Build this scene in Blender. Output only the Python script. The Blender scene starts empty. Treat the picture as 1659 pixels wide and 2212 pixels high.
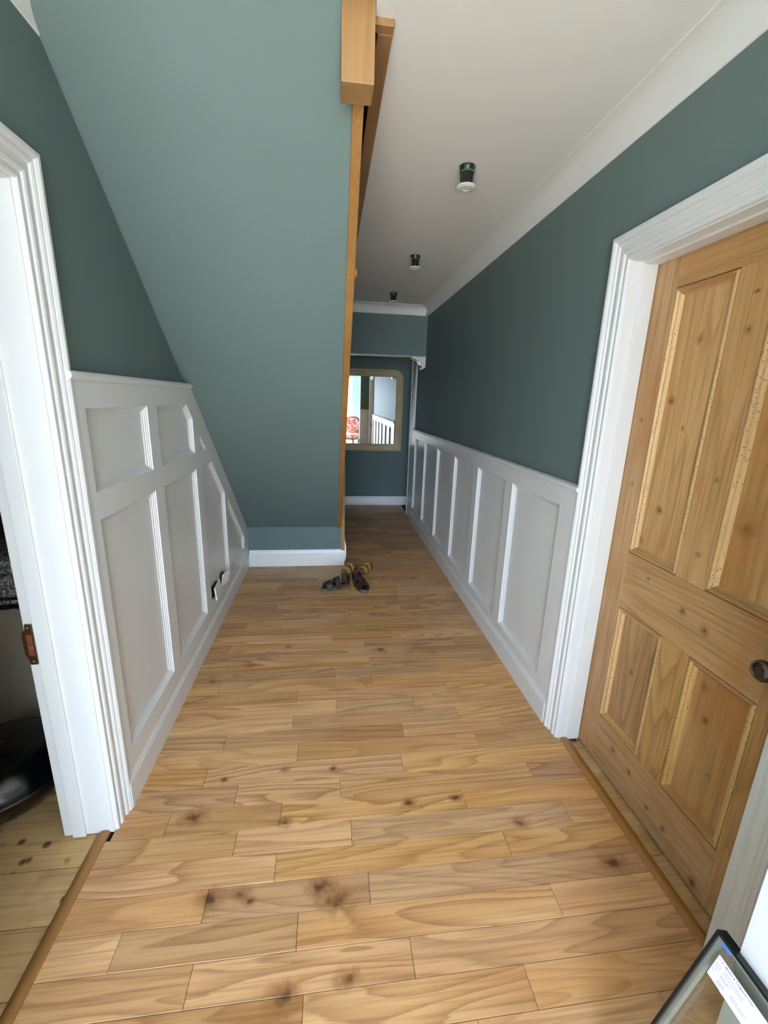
import bpy, bmesh, math, random
from mathutils import Vector, Matrix

# ------------------------------------------------------------------ camera, sky, light, exposure
SC = bpy.context.scene
COL = SC.collection
R = math.radians

def setup_camera():
    yaw, pitch, roll = R(7.388), R(-14.481), R(1.7915)
    f = Vector((math.sin(yaw)*math.cos(pitch), math.cos(yaw)*math.cos(pitch), math.sin(pitch)))
    r = Vector((math.cos(yaw), -math.sin(yaw), 0)); u = r.cross(f)
    r2 = math.cos(roll)*r + math.sin(roll)*u; u2 = -math.sin(roll)*r + math.cos(roll)*u
    cd = bpy.data.cameras.new('camera'); co = bpy.data.objects.new('camera', cd); COL.objects.link(co)
    cd.sensor_fit = 'VERTICAL'; cd.sensor_height = 36.0; cd.sensor_width = 27.0
    cd.lens = 36.0*930.1/2212.0; cd.clip_start = 0.02; cd.clip_end = 200
    co.matrix_world = Matrix(((r2.x, u2.x, -f.x, 0), (r2.y, u2.y, -f.y, 0), (r2.z, u2.z, -f.z, 1.5), (0, 0, 0, 1)))
    SC.camera = co
setup_camera()

SKY_STRENGTH = 27.0
W = bpy.data.worlds.new('sky'); SC.world = W; W.use_nodes = True
W.node_tree.nodes['Background'].inputs[0].default_value = (0.66, 0.83, 1.03, 1)
W.node_tree.nodes['Background'].inputs[1].default_value = SKY_STRENGTH
# the garden window behind the camera (daylight source); portal = sampling aid only, it emits nothing
WX0, WX1, WZ0, WZ1, WY = -1.50, 0.73, 0.06, 2.22, -2.30
def portal():
    ld = bpy.data.lights.new('window_portal', 'AREA'); ld.shape = 'RECTANGLE'
    ld.size = WX1-WX0; ld.size_y = WZ1-WZ0; ld.cycles.is_portal = True
    lo = bpy.data.objects.new('window_portal', ld); COL.objects.link(lo)
    lo.location = ((WX0+WX1)/2, WY-0.08, (WZ0+WZ1)/2); lo.rotation_euler = (R(90), 0, 0)
portal()
# sun over the garden: it falls through the window onto the floor behind the camera only
def sun():
    ld = bpy.data.lights.new('sun', 'SUN'); ld.energy = 85.0; ld.angle = R(0.6); ld.color = (1.0, 0.96, 0.92)
    lo = bpy.data.objects.new('sun', ld); COL.objects.link(lo); lo.location = (0, -8, 8)
    lo.rotation_euler = Vector((0.10, 0.62, -0.78)).to_track_quat('-Z', 'Y').to_euler()
sun()
SC.view_settings.view_transform = 'Standard'; SC.view_settings.look = 'None'
SC.view_settings.gamma = 1.0; SC.view_settings.use_curve_mapping = False
SC.view_settings.exposure = -0.2
SC.cycles.max_bounces = 14; SC.cycles.diffuse_bounces = 9; SC.cycles.glossy_bounces = 6
SC.cycles.transmission_bounces = 8; SC.cycles.sample_clamp_indirect = 6.0
SC.cycles.caustics_reflective = False; SC.cycles.caustics_refractive = False

# ------------------------------------------------------------------ helpers
def lin(c):
    def g(v):
        v /= 255.0
        return v/12.92 if v <= 0.04045 else ((v+0.055)/1.055)**2.4
    return (g(c[0]), g(c[1]), g(c[2]), 1.0)

class NT:
    def __init__(s, name):
        s.m = bpy.data.materials.new(name); s.m.use_nodes = True
        s.n = s.m.node_tree.nodes; s.l = s.m.node_tree.links; s.n.clear()
        s.out = s.n.new('ShaderNodeOutputMaterial'); s.b = s.n.new('ShaderNodeBsdfPrincipled')
        s.l.new(s.b.outputs[0], s.out.inputs[0])
    def new(s, t, **k):
        o = s.n.new(t)
        for a, v in k.items(): setattr(o, a, v)
        return o
    def put(s, node, i, v):
        if hasattr(v, 'is_linked') or isinstance(v, bpy.types.NodeSocket): s.l.new(v, node.inputs[i])
        else: node.inputs[i].default_value = v
    def math(s, op, a, b=0.0, c=None):
        o = s.new('ShaderNodeMath', operation=op); s.put(o, 0, a); s.put(o, 1, b)
        if c is not None: s.put(o, 2, c)
        return o.outputs[0]
    def vmath(s, op, a, b=(0, 0, 0)):
        o = s.new('ShaderNodeVectorMath', operation=op); s.put(o, 0, a); s.put(o, 1, b)
        return o.outputs['Value'] if op in ('LENGTH', 'DISTANCE', 'DOT_PRODUCT') else o.outputs[0]
    def mix(s, fac, a, b, mode='MIX'):
        o = s.new('ShaderNodeMix', data_type='RGBA', blend_type=mode); s.put(o, 0, fac); s.put(o, 6, a); s.put(o, 7, b)
        return o.outputs[2]
    def noise(s, vec, scale, detail=2.0, rough=0.5, dist=0.0):
        o = s.new('ShaderNodeTexNoise'); s.put(o, 'Vector', vec); s.put(o, 'Scale', scale)
        s.put(o, 'Detail', detail); s.put(o, 'Roughness', rough); s.put(o, 'Distortion', dist)
        return o.outputs[0]
    def smooth(s, v, a, b):
        o = s.new('ShaderNodeMapRange', interpolation_type='SMOOTHSTEP'); s.put(o, 0, v); s.put(o, 1, a); s.put(o, 2, b)
        return o.outputs[0]
    def bump(s, h, strength, dist=0.002):
        o = s.new('ShaderNodeBump'); s.put(o, 'Strength', strength); s.put(o, 'Distance', dist); s.put(o, 'Height', h)
        s.l.new(o.outputs[0], s.b.inputs['Normal'])
    def obj(s): return s.new('ShaderNodeTexCoord').outputs['Object']
    def rnd(s): return s.new('ShaderNodeObjectInfo').outputs['Random']
    def base(s, c, rough=0.5, metal=0.0, spec=0.5):
        s.put(s.b, 'Base Color', c); s.put(s.b, 'Roughness', rough); s.put(s.b, 'Metallic', metal); s.put(s.b, 'Specular IOR Level', spec)

def paint(name, rgb, rough=0.5, bumpy=0.05, spec=0.5, mottle=0.06):
    t = NT(name); p = t.obj()
    n = t.noise(p, 2.5, 3.0); c = lin(rgb)
    d = tuple(v*(1-mottle) for v in c[:3])+(1,)
    t.base(t.mix(n, d, c), rough, spec=spec)
    t.bump(t.noise(p, 260.0, 2.0), bumpy, 0.0006)
    return t.m

def plain(name, rgb, rough=0.5, metal=0.0, spec=0.5, speck=0.1):
    t = NT(name); c = lin(rgb); d = tuple(v*(1-speck) for v in c[:3])+(1,)
    t.base(t.mix(t.noise(t.obj(), 30.0, 2.0), d, c), rough, metal, spec)
    return t.m

def wood(name, axis, light, mid, dark, rough=0.4, ring=9.0, across=9.0, along=0.9, vary=0.25, contrast=0.6,
         knots=(), speck=0.0, dirt=0.0, bump=0.15, patch=0.0, origin=(0, 0, 0)):
    """grain along axis 0/1/2; per-piece tone and offset from the object's own random number"""
    t = NT(name); p = t.obj(); rn = t.rnd()
    off = t.new('ShaderNodeCombineXYZ')
    for i, k in enumerate((37.0, 91.0, 53.0)): t.put(off, i, t.math('MULTIPLY', rn, k))
    q = t.vmath('ADD', p, off.outputs[0])
    sc = [across]*3; sc[axis] = along
    v = t.vmath('MULTIPLY', q, tuple(sc))
    n1 = t.noise(v, 1.0, 2.0, 0.45, 0.35)
    fs = [110.0]*3; fs[axis] = 3.0
    fib = t.noise(t.vmath('MULTIPLY', q, tuple(fs)), 1.0, 2.0, 0.6)
    rings = t.math('FRACT', t.math('ADD', t.math('MULTIPLY', n1, ring), t.math('MULTIPLY', fib, 0.35)))
    rings = t.math('MULTIPLY', t.math('POWER', t.math('MULTIPLY', rings, t.smooth(rings, 1.0, 0.88)), 2.2), t.math('ADD', 0.45, t.math('MULTIPLY', t.math('FRACT', t.math('MULTIPLY', rn, 29.7)), 0.75)))
    bs = [4.0]*3; bs[axis] = 0.9
    broad = t.noise(t.vmath('MULTIPLY', q, tuple(bs)), 1.0, 2.0)
    c = t.mix(t.smooth(broad, 0.3, 0.7), lin(light), lin(mid))
    c = t.mix(t.math('MULTIPLY', rings, contrast), c, lin(dark))
    c = t.mix(t.math('MULTIPLY', t.smooth(fib, 0.42, 0.75), 0.42), c, lin(dark))
    hs = t.new('ShaderNodeHueSaturation')
    r2 = t.math('FRACT', t.math('MULTIPLY', rn, 17.31)); r3 = t.math('FRACT', t.math('MULTIPLY', rn, 5.77))
    t.put(hs, 'Value', t.math('ADD', 1.0-vary*0.55, t.math('MULTIPLY', r2, vary)))
    t.put(hs, 'Saturation', t.math('ADD', 0.94, t.math('MULTIPLY', r3, 0.12)))
    t.put(hs, 'Hue', t.math('ADD', 0.497, t.math('MULTIPLY', r3, 0.006)))
    t.put(hs, 'Color', c); c = hs.outputs[0]
    if patch:
        c = t.mix(t.math('MULTIPLY', t.smooth(t.noise(t.vmath('MULTIPLY', q, (3, 3, 1.6)), 1.0, 3.0, 0.6), 0.5, 0.68), patch), c, lin((160, 106, 54)))
    if speck:
        vo = t.new('ShaderNodeTexVoronoi'); t.put(vo, 'Vector', q); t.put(vo, 'Scale', speck)
        m = t.smooth(vo.outputs['Distance'], 0.26, 0.14)
        gate = t.smooth(t.noise(q, 7.0, 2.0), 0.42, 0.5)
        c = t.mix(t.math('MULTIPLY', t.math('MULTIPLY', m, gate), 0.95), c, lin((58, 44, 34)))
    if dirt:
        c = t.mix(t.math('MULTIPLY', t.smooth(t.noise(q, 5.0, 4.0, 0.65), 0.48, 0.72), dirt), c, lin((84, 70, 56)))
    wob = t.math('MULTIPLY', t.math('SUBTRACT', t.noise(p, 34.0, 2.0, 0.5), 0.5), 1.7)
    ox, oy, oz = origin
    for (kx, ky, kz, ka, kb, kc, dep) in knots:
        d = t.vmath('MULTIPLY', t.vmath('SUBTRACT', p, (kx-ox, ky-oy, kz-oz)), (0.82/ka, 0.82/kb, 0.82/kc))
        e = t.math('ADD', t.vmath('LENGTH', d), wob)
        c = t.mix(t.math('MULTIPLY', t.smooth(e, 1.9, 0.3), min(1, dep*0.85)), c, lin(dark))
        c = t.mix(t.math('MULTIPLY', t.smooth(e, 0.75, -0.1), dep), c, lin((58, 40, 24)))
    t.base(c, rough, spec=0.4)
    t.bump(t.math('ADD', fib, t.math('MULTIPLY', rings, 0.5)), bump, 0.0006)
    return t.m

def mesh_obj(name, verts, faces, mat, parent=None, smooth=False):
    me = bpy.data.meshes.new(name); me.from_pydata([tuple(v) for v in verts], [], faces)
    bm = bmesh.new(); bm.from_mesh(me); bmesh.ops.remove_doubles(bm, verts=bm.verts, dist=1e-6)
    bmesh.ops.recalc_face_normals(bm, faces=bm.faces); bm.to_mesh(me); bm.free()
    if smooth:
        for p in me.polygons: p.use_smooth = True
    if mat: me.materials.append(mat)
    o = bpy.data.objects.new(name, me); COL.objects.link(o)
    if parent: o.parent = parent
    return o

class MB:
    """collects shapes for ONE mesh"""
    def __init__(s): s.v = []; s.f = []
    def add(s, vs, fs):
        k = len(s.v); s.v += [Vector(v) for v in vs]; s.f += [tuple(i+k for i in f) for f in fs]; return s
    def box(s, a, b):
        (x0, y0, z0), (x1, y1, z1) = a, b
        return s.add([(x0,y0,z0),(x1,y0,z0),(x1,y1,z0),(x0,y1,z0),(x0,y0,z1),(x1,y0,z1),(x1,y1,z1),(x0,y1,z1)],
                     [(0,3,2,1),(4,5,6,7),(0,1,5,4),(1,2,6,5),(2,3,7,6),(3,0,4,7)])
    def prism(s, poly, axis, a, b):
        """poly in the two other axes, in xyz order"""
        n = len(poly); vs = []
        for t in (a, b):
            for (p, q) in poly:
                c = [p, q]; c.insert(axis, t); vs.append(c)
        fs = [tuple(range(n))[::-1], tuple(range(n, 2*n))]
        fs += [(i, (i+1) % n, n+(i+1) % n, n+i) for i in range(n)]
        return s.add(vs, fs)
    def lathe(s, prof, n=24, M=None):
        """prof = [(radius, height)] about z, moved by M"""
        M = M or Matrix(); vs = []; fs = []
        for (r, h) in prof:
            for i in range(n):
                a = 2*math.pi*i/n; vs.append(M @ Vector((r*math.cos(a), r*math.sin(a), h)))
        for j in range(len(prof)-1):
            for i in range(n):
                fs.append((j*n+i, j*n+(i+1) % n, (j+1)*n+(i+1) % n, (j+1)*n+i))
        fs.append(tuple(range(n))[::-1]); fs.append(tuple(range((len(prof)-1)*n, len(prof)*n)))
        return s.add(vs, fs)
    def tube(s, pts, r, n=8, r1=None):
        pts = [Vector(p) for p in pts]; vs = []; fs = []; up = Vector((0.13, 0.31, 0.94))
        for k, p in enumerate(pts):
            d = (pts[min(k+1, len(pts)-1)]-pts[max(k-1, 0)]).normalized()
            a = d.cross(up)
            if a.length < 1e-3: a = d.cross(Vector((1, 0, 0)))
            a.normalize(); b = d.cross(a)
            rr = r if r1 is None else r+(r1-r)*k/(len(pts)-1)
            for i in range(n):
                t = 2*math.pi*i/n; vs.append(p+rr*(math.cos(t)*a+math.sin(t)*b))
        for k in range(len(pts)-1):
            for i in range(n): fs.append((k*n+i, k*n+(i+1) % n, (k+1)*n+(i+1) % n, (k+1)*n+i))
        fs.append(tuple(range(n))[::-1]); fs.append(tuple(range((len(pts)-1)*n, len(pts)*n)))
        return s.add(vs, fs)
    def build(s, name, mat, parent=None, smooth=False, bevel=0.0, seg=1, at=None):
        """at = world position of the object's origin (vertices are given in world space)"""
        vs = s.v if at is None else [v-Vector(at) for v in s.v]
        o = mesh_obj(name, vs, s.f, mat, parent, smooth)
        if at is not None: o.location = at
        if bevel:
            bm = bmesh.new(); bm.from_mesh(o.data)
            bmesh.ops.bevel(bm, geom=[e for e in bm.edges if e.is_manifold and e.calc_face_angle(0) > 0.5], offset=bevel, segments=seg, affect='EDGES', profile=0.7)
            bm.to_mesh(o.data); bm.free()
        return o

def smooth_angle(o, deg=35):
    bm = bmesh.new(); bm.from_mesh(o.data)
    for f in bm.faces: f.smooth = True
    for e in bm.edges: e.smooth = (e.calc_face_angle(0) < R(deg)) if e.is_manifold else False
    bm.to_mesh(o.data); bm.free(); return o

def thing(name, label, cat, loc=(0, 0, 0), group=None):
    o = bpy.data.objects.new(name, None); COL.objects.link(o); o.location = loc; o.empty_display_size = 0.1
    return tag(o, label, cat, group)
def tag(o, label, cat=None, group=None):
    o['label'] = label
    if cat: o['category'] = cat
    if group: o['group'] = group
    return o
def struct(o, label=None):
    o['kind'] = 'structure'
    if label: o['label'] = label
    return o
def sroot(name, label, loc=(0, 0, 0)):
    o = bpy.data.objects.new(name, None); COL.objects.link(o); o.location = loc; o.empty_display_size = 0.1
    return struct(o, label)

def clip(poly, a, b, c):
    """keep a*u + b*v <= c"""
    out = []
    for i in range(len(poly)):
        p, q = poly[i], poly[(i+1) % len(poly)]
        dp, dq = a*p[0]+b*p[1]-c, a*q[0]+b*q[1]-c
        if dp <= 0: out.append(p)
        if dp*dq < 0:
            t = dp/(dp-dq); out.append((p[0]+t*(q[0]-p[0]), p[1]+t*(q[1]-p[1])))
    return out
def inset(poly, d):
    """convex polygon, counter-clockwise, moved inwards by d"""
    n = len(poly); res = []
    for i in range(n):
        p0, p1, p2 = Vector(poly[i-1]), Vector(poly[i]), Vector(poly[(i+1) % n])
        e1 = (p1-p0).normalized(); e2 = (p2-p1).normalized()
        n1 = Vector((-e1.y, e1.x)); n2 = Vector((-e2.y, e2.x))
        k = 1+n1.dot(n2); res.append(tuple(p1+(n1+n2)*(d/k)))
    return res
def ccw(poly):
    a = sum(poly[i-1][0]*poly[i][1]-poly[i][0]*poly[i-1][1] for i in range(len(poly)))
    return poly if a > 0 else poly[::-1]
def frame_sweep(mb, poly, prof, place):
    """prof = [(inset, height)] swept round a convex polygon with mitred corners; place(u, v, h) -> xyz"""
    loops = [inset(poly, d) for d, h in prof]; n = len(poly); vs = []; fs = []
    for (d, h), lp in zip(prof, loops): vs += [place(u, v, h) for u, v in lp]
    for j in range(len(prof)-1):
        for i in range(n): fs.append((j*n+i, j*n+(i+1) % n, (j+1)*n+(i+1) % n, (j+1)*n+i))
    mb.add(vs, fs)

# ------------------------------------------------------------------ materials
TEAL = (92, 110, 109)
M_teal = paint('teal_emulsion', TEAL, 0.6, 0.06, 0.25)
M_white = paint('white_satin_paint', (224, 223, 222), 0.35, 0.0, 0.5, 0.03)
M_ceil = paint('white_ceiling_paint', (242, 241, 238), 0.8, 0.06, 0.2, 0.03)
M_blue = paint('pale_blue_paint', (176, 205, 214), 0.6)
M_stone = paint('terrace_bounce_paving', (188, 182, 170), 0.8, 0.3, 0.3, 0.15)
def pos_knots():
    K = [(-.365,1.035,3),(-.275,1.042,2),(-.246,1.019,1.2),(-.03,1.037,3),(.018,.993,3.4),(-.497,1.319,3),(-.424,1.476,1.3),(-.189,1.502,1.2),
         (.013,1.49,1.2),(.3,1.301,2),(.49,1.307,1.8),(-.166,1.266,2),(.045,.803,2.2),(.7,1.182,2),(-.122,.784,3),(.955,1.013,3),
         (-.26,2.435,1.4),(.314,2.363,1.6),(-.456,2.251,1.6),(-.633,2.122,1.6)]
    return [(x, y, 0.0, .011*r, .0075*r, .5, .85) for x, y, r in K]
M_floor = wood('oak_floor', 0, (212, 169, 120), (193, 146, 99), (126, 83, 46), 0.36, ring=15.0, across=5.0, along=0.6, vary=0.36, contrast=0.75, knots=pos_knots(), bump=0.12)
M_oak_y = wood('oak_along_hall', 1, (142, 106, 66), (128, 93, 55), (102, 71, 39), 0.45, ring=3.0, across=14, along=1.2, vary=0.1, contrast=0.4)
M_oak_z = wood('oak_upright', 2, (152, 120, 76), (138, 106, 64), (112, 83, 47), 0.45, ring=3.0, across=14, along=1.0, vary=0.1, contrast=0.4)
M_thresh = wood('oak_threshold', 1, (160, 116, 70), (146, 102, 58), (116, 78, 42), 0.4, ring=2.0, across=16, along=1.0, vary=0.1, contrast=0.3)
DORG = (1.152, 1.16, 0.004)
PINE = dict(origin=DORG, rough=0.5, ring=14.0, across=4.0, along=0.4, vary=0.12, contrast=0.55, patch=0.6, bump=0.1)
pl, pm, pd = (194, 156, 108), (172, 132, 84), (112, 74, 40)
M_pine_z = wood('stripped_pine_upright', 2, pl, pm, pd, knots=[(1.152,1.33,1.72,.04,.009,.012,.7),(1.152,1.40,1.53,.04,.010,.012,.8),(1.152,1.33,1.44,.04,.006,.007,.6),
    (1.152,1.36,1.15,.04,.010,.011,.8),(1.152,1.42,1.02,.04,.012,.012,.7),(1.152,1.01,1.45,.04,.022,.022,.7),(1.152,1.03,1.18,.04,.014,.016,.7),(1.152,1.01,.56,.04,.009,.010,.8),
    (1.152,.82,.30,.04,.008,.010,.7),(1.152,1.15,1.72,.04,.008,.009,.6),(1.152,1.145,1.30,.04,.007,.007,.6),(1.152,1.15,1.06,.04,.008,.008,.7),(1.152,1.51,1.46,.04,.006,.006,.6),(1.152,1.50,1.22,.04,.007,.007,.6),(1.152,1.34,.50,.04,.007,.008,.7),(1.152,1.04,.66,.04,.010,.010,.7),(1.152,.96,.40,.04,.006,.006,.6),(1.152,1.15,1.82,.04,.008,.004,.7)], **PINE)
M_pine_y = wood('stripped_pine_level', 1, pl, pm, pd, knots=[(1.152,1.16,.86,.04,.012,.010,.8),(1.152,1.07,.84,.04,.012,.011,.85),(1.152,1.33,.90,.04,.006,.005,.7),
    (1.152,1.34,.14,.04,.012,.010,.8),(1.152,1.24,.13,.04,.008,.008,.8),(1.152,1.13,.08,.04,.007,.007,.8),(1.152,1.05,.08,.04,.009,.008,.8),(1.152,.91,.03,.04,.012,.012,.8)], **PINE)
M_worm = wood('wormed_pine_bead', 2, (214, 180, 126), (198, 162, 108), (150, 104, 58), 0.5, ring=3, across=10, along=.6, vary=.2, contrast=.3, speck=120.0)
M_oldfloor = wood('old_pine_boards', 0, (206, 172, 126), (186, 148, 102), (132, 96, 62), 0.6, ring=4, across=6, along=.6, vary=.15, contrast=.3, speck=13.0, dirt=.35)
M_frame = wood('limed_frame_wood', 1, (208, 192, 154), (190, 172, 132), (134, 116, 82), 0.5, ring=4, across=20, along=20, vary=.05, contrast=.4)
M_black = plain('black_plastic', (14, 14, 15), 0.35)
M_gloss_black = plain('black_gloss', (8, 9, 10), 0.22)
M_green = plain('green_intumescent_ring', (54, 92, 52), 0.5)
M_bezel = plain('white_bezel', (240, 238, 234), 0.3)
M_brass = plain('aged_brass', (92, 66, 42), 0.35, 0.7)
M_copper = plain('red_brown_lining', (128, 66, 44), 0.4, 0.3)
M_bakelite = plain('dark_brown_bakelite', (48, 32, 20), 0.25, 0, 0.6, 0.3)
M_steel = plain('dull_steel', (150, 152, 152), 0.35, 0.8)
M_dark = plain('dark_box_inside', (20, 19, 18), 0.8)
M_mirror = NT('silvered_glass'); M_mirror.base((0.93, 0.95, 0.94, 1), 0.015, 1.0); M_mirror = M_mirror.m
def lens_mat():
    t = NT('lens_diffuser'); t.base(t.mix(t.noise(t.obj(), 200.0, 1.0), (.8, .8, .78, 1), (.9, .9, .88, 1)), 0.1, 0.6); return t.m
M_lens = lens_mat()

# ------------------------------------------------------------------ setting: shell
XL, XR, ZC = -0.758, 1.055, 2.49          # wall faces and ceiling of the hall
YF = 6.20                                  # far wall
SK, SB = 0.8835, 2.409+0.8835*1.503        # soffit: z = SB - SK*y
def zs(y): return SB-SK*y
YK = 3.815                                 # face of the low wall under the stairs
DY0, DY1, DZ = 0.755, 1.565, 2.0           # right doorway (clear opening) along the hall
LY0, LY1, LZ = 0.51, 1.292, 1.985          # left doorway
def zt(y): return zs(y)

def shell():
    # left wall: a slab with a doorway
    m = MB(); t0 = XL-0.16
    w = 0.024; m.box((t0, LY1+w, -0.02), (XL, 6.35, 5.0)); m.box((t0, 0.2, LZ+w), (XL, LY1+w, 5.0)); m.box((t0, 0.2, -0.02), (XL, LY0-w, LZ+w))
    struct(m.build('wall_left', M_teal), 'teal wall above tall white panelling on the staircase side')
    m = MB(); t1 = XR+0.16
    m.box((XR, DY1+w, -0.02), (t1, 5.66, 2.7)); m.box((XR, 0.35, DZ+w), (t1, DY1+w, 2.7)); m.box((XR, 0.35, -0.02), (t1, DY0-w, DZ+w))
    struct(m.build('wall_right', M_teal), 'dark teal wall above low white panelling beside the pine door')
    struct(MB().box((XL, YF, -0.02), (1.9, YF+0.15, 2.7)).build('wall_far', M_teal), 'dark teal end wall behind the framed mirror')
    # low wall at the foot of the soffit
    struct(MB().box((XL, YK, 0.0), (0.1022, YK+0.079, 0.385)).build('wall_stairs', M_teal), 'low blue-teal wall at the foot of the sloping soffit')
    # projecting pier between hall and garden room
    p = struct(MB().box((0.815, 0.30, -0.01), (XR+0.05, 0.505, 2.7)).build('wall_pier', M_teal), 'short projecting wall beside the pine door')
    MB().box((0.803, 0.292, 0.0), (0.815, 0.513, ZC)).build('lining', M_white, p); MB().box((0.815, 0.505, 0.0), (XR, 0.513, 1.23)).build('dado_board', M_white, p); MB().box((0.815, 0.505, 1.23), (XR, 0.528, 1.255)).build('dado_cap', M_white, p)
    # ceiling of the hall with the stairwell opening
    m = MB(); m.box((XL, 0.2, ZC), (XL+0.095, 1.409, ZC+0.22)); m.box((XL+0.095, 0.2, ZC), (0.1205, 1.355, ZC+0.22)); m.box((0.1205, 0.2, ZC), (XR, 1.4353, ZC+0.22)); m.box((0.1737, 1.4353, ZC), (XR, 1.4677, ZC+0.22)); m.box((0.1737, 1.4677, ZC), (XR, 4.95, ZC+0.22))
    struct(m.build('ceiling', M_ceil), 'white hall ceiling beside the stairwell')
    # void above the stairs
    m = MB(); m.box((XL, 1.2, 4.7), (2.0, 6.35, 4.8)); m.box((1.9, 1.2, 2.72), (2.0, 6.35, 4.7)); m.box((XL, 1.1, 2.72), (2.0, 1.2, 4.7)); m.box((XL, 6.25, 2.7), (2.0, 6.35, 4.7)); m.box((XR, 1.1, 2.70), (2.0, 6.35, 2.72)); m.box((XL, 4.95, 2.70), (XR, 6.35, 2.72))
    struct(m.build('wall_landing', M_teal), 'walls of the landing above the stairs')
    # bulkhead with lowered ceiling behind
    b = struct(MB().box((XL, 4.95, 1.985), (XR, 5.075, 2.7)).build('wall_bulkhead', M_teal), 'dark teal bulkhead over the far end of the hall')
    MB().box((XL, 4.945, 1.978), (XR, 5.08, 1.985)).build('white_underside', M_white, b)
    MB().box((XL, 5.075, 2.30), (1.9, YF, 2.36)).build('lowered_ceiling', M_ceil, b)
    struct(MB().box((1.75, 5.5, -0.02), (1.9, YF, 2.4)).box((t1, 5.5, -0.02), (1.9, 5.66, 2.4)).build('wall_alcove', M_teal), 'walls of the side alcove at the far end')
shell()

def cove(name, pts, label, flip=1):
    """coved cornice along y on a wall at x=pts[0]"""
    x, y0, y1 = pts; d = 0.09; prof = [(0, ZC), (0, ZC-d)]
    for i in range(0, 9):
        a = math.pi/2*i/8; prof.append((d-0.006-(d-0.010)*math.cos(a), ZC-d+0.003+(d-0.008)*math.sin(a)))
    prof += [(d-0.004, ZC-0.005), (d, ZC-0.005), (d, ZC)]
    return prof
def cornice():
    prof = cove('c', (0, 0, 0), '')
    m = MB(); m.prism([(XR-px, z) for px, z in prof], 1, 0.506, 4.95)
    struct(smooth_angle(m.build('trim_1', M_ceil), 30), 'white coved cornice along the teal wall over the pine door')
    # left: runs only until the soffit cuts it
    m = MB(); vs = []; n = len(prof)
    for k in (0, 1):
        for px, z in prof: vs.append((XL+px, 0.2 if k == 0 else (SB-z)/SK, z))
    fs = [tuple(range(n))[::-1], tuple(range(n, 2*n))]+[(i, (i+1) % n, n+(i+1) % n, n+i) for i in range(n)]
    m.add(vs, fs)
    struct(smooth_angle(m.build('trim_2', M_ceil), 30), 'white coved cornice over the left doorway')
    m = MB(); m.prism([(4.95-px, z) for px, z in prof], 0, 0.19, XR-0.02)
    struct(smooth_angle(m.build('trim_3', M_ceil), 30), 'white coved cornice across the far bulkhead')
cornice()

SKIRT = [(0, 0), (0.029, 0), (0.029, 0.104), (0.026, 0.109), (0.026, 0.115), (0.0225, 0.121), (0.0185, 0.131), (0.0175, 0.138), (0.0125, 0.139), (0.011, 0.147), (0.007, 0.151), (0, 0.152)]
def skirtings():
    m = MB().prism([(XL+p, z) for p, z in SKIRT], 1, 1.382, YK-0.001)
    struct(smooth_angle(m.build('baseboard_left', M_white), 30), 'white moulded skirting under the tall panelling')
    m = MB().prism([(XR-p, z) for p, z in SKIRT], 1, 1.672, 5.36)
    struct(smooth_angle(m.build('baseboard_right', M_white), 30), 'white moulded skirting under the low panelling')
    m = MB().prism([(YK-p, z) for p, z in SKIRT], 0, XL+0.03, 0.132)
    struct(smooth_angle(m.build('baseboard_stairs', M_white), 30), 'white skirting across the low wall under the soffit')
    m = MB().prism([(YF-p*0.7, z*0.85) for p, z in SKIRT], 0, 0.1, 1.70)
    struct(smooth_angle(m.build('baseboard_far', M_white), 30), 'white skirting along the far end wall')
skirtings()

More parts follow.
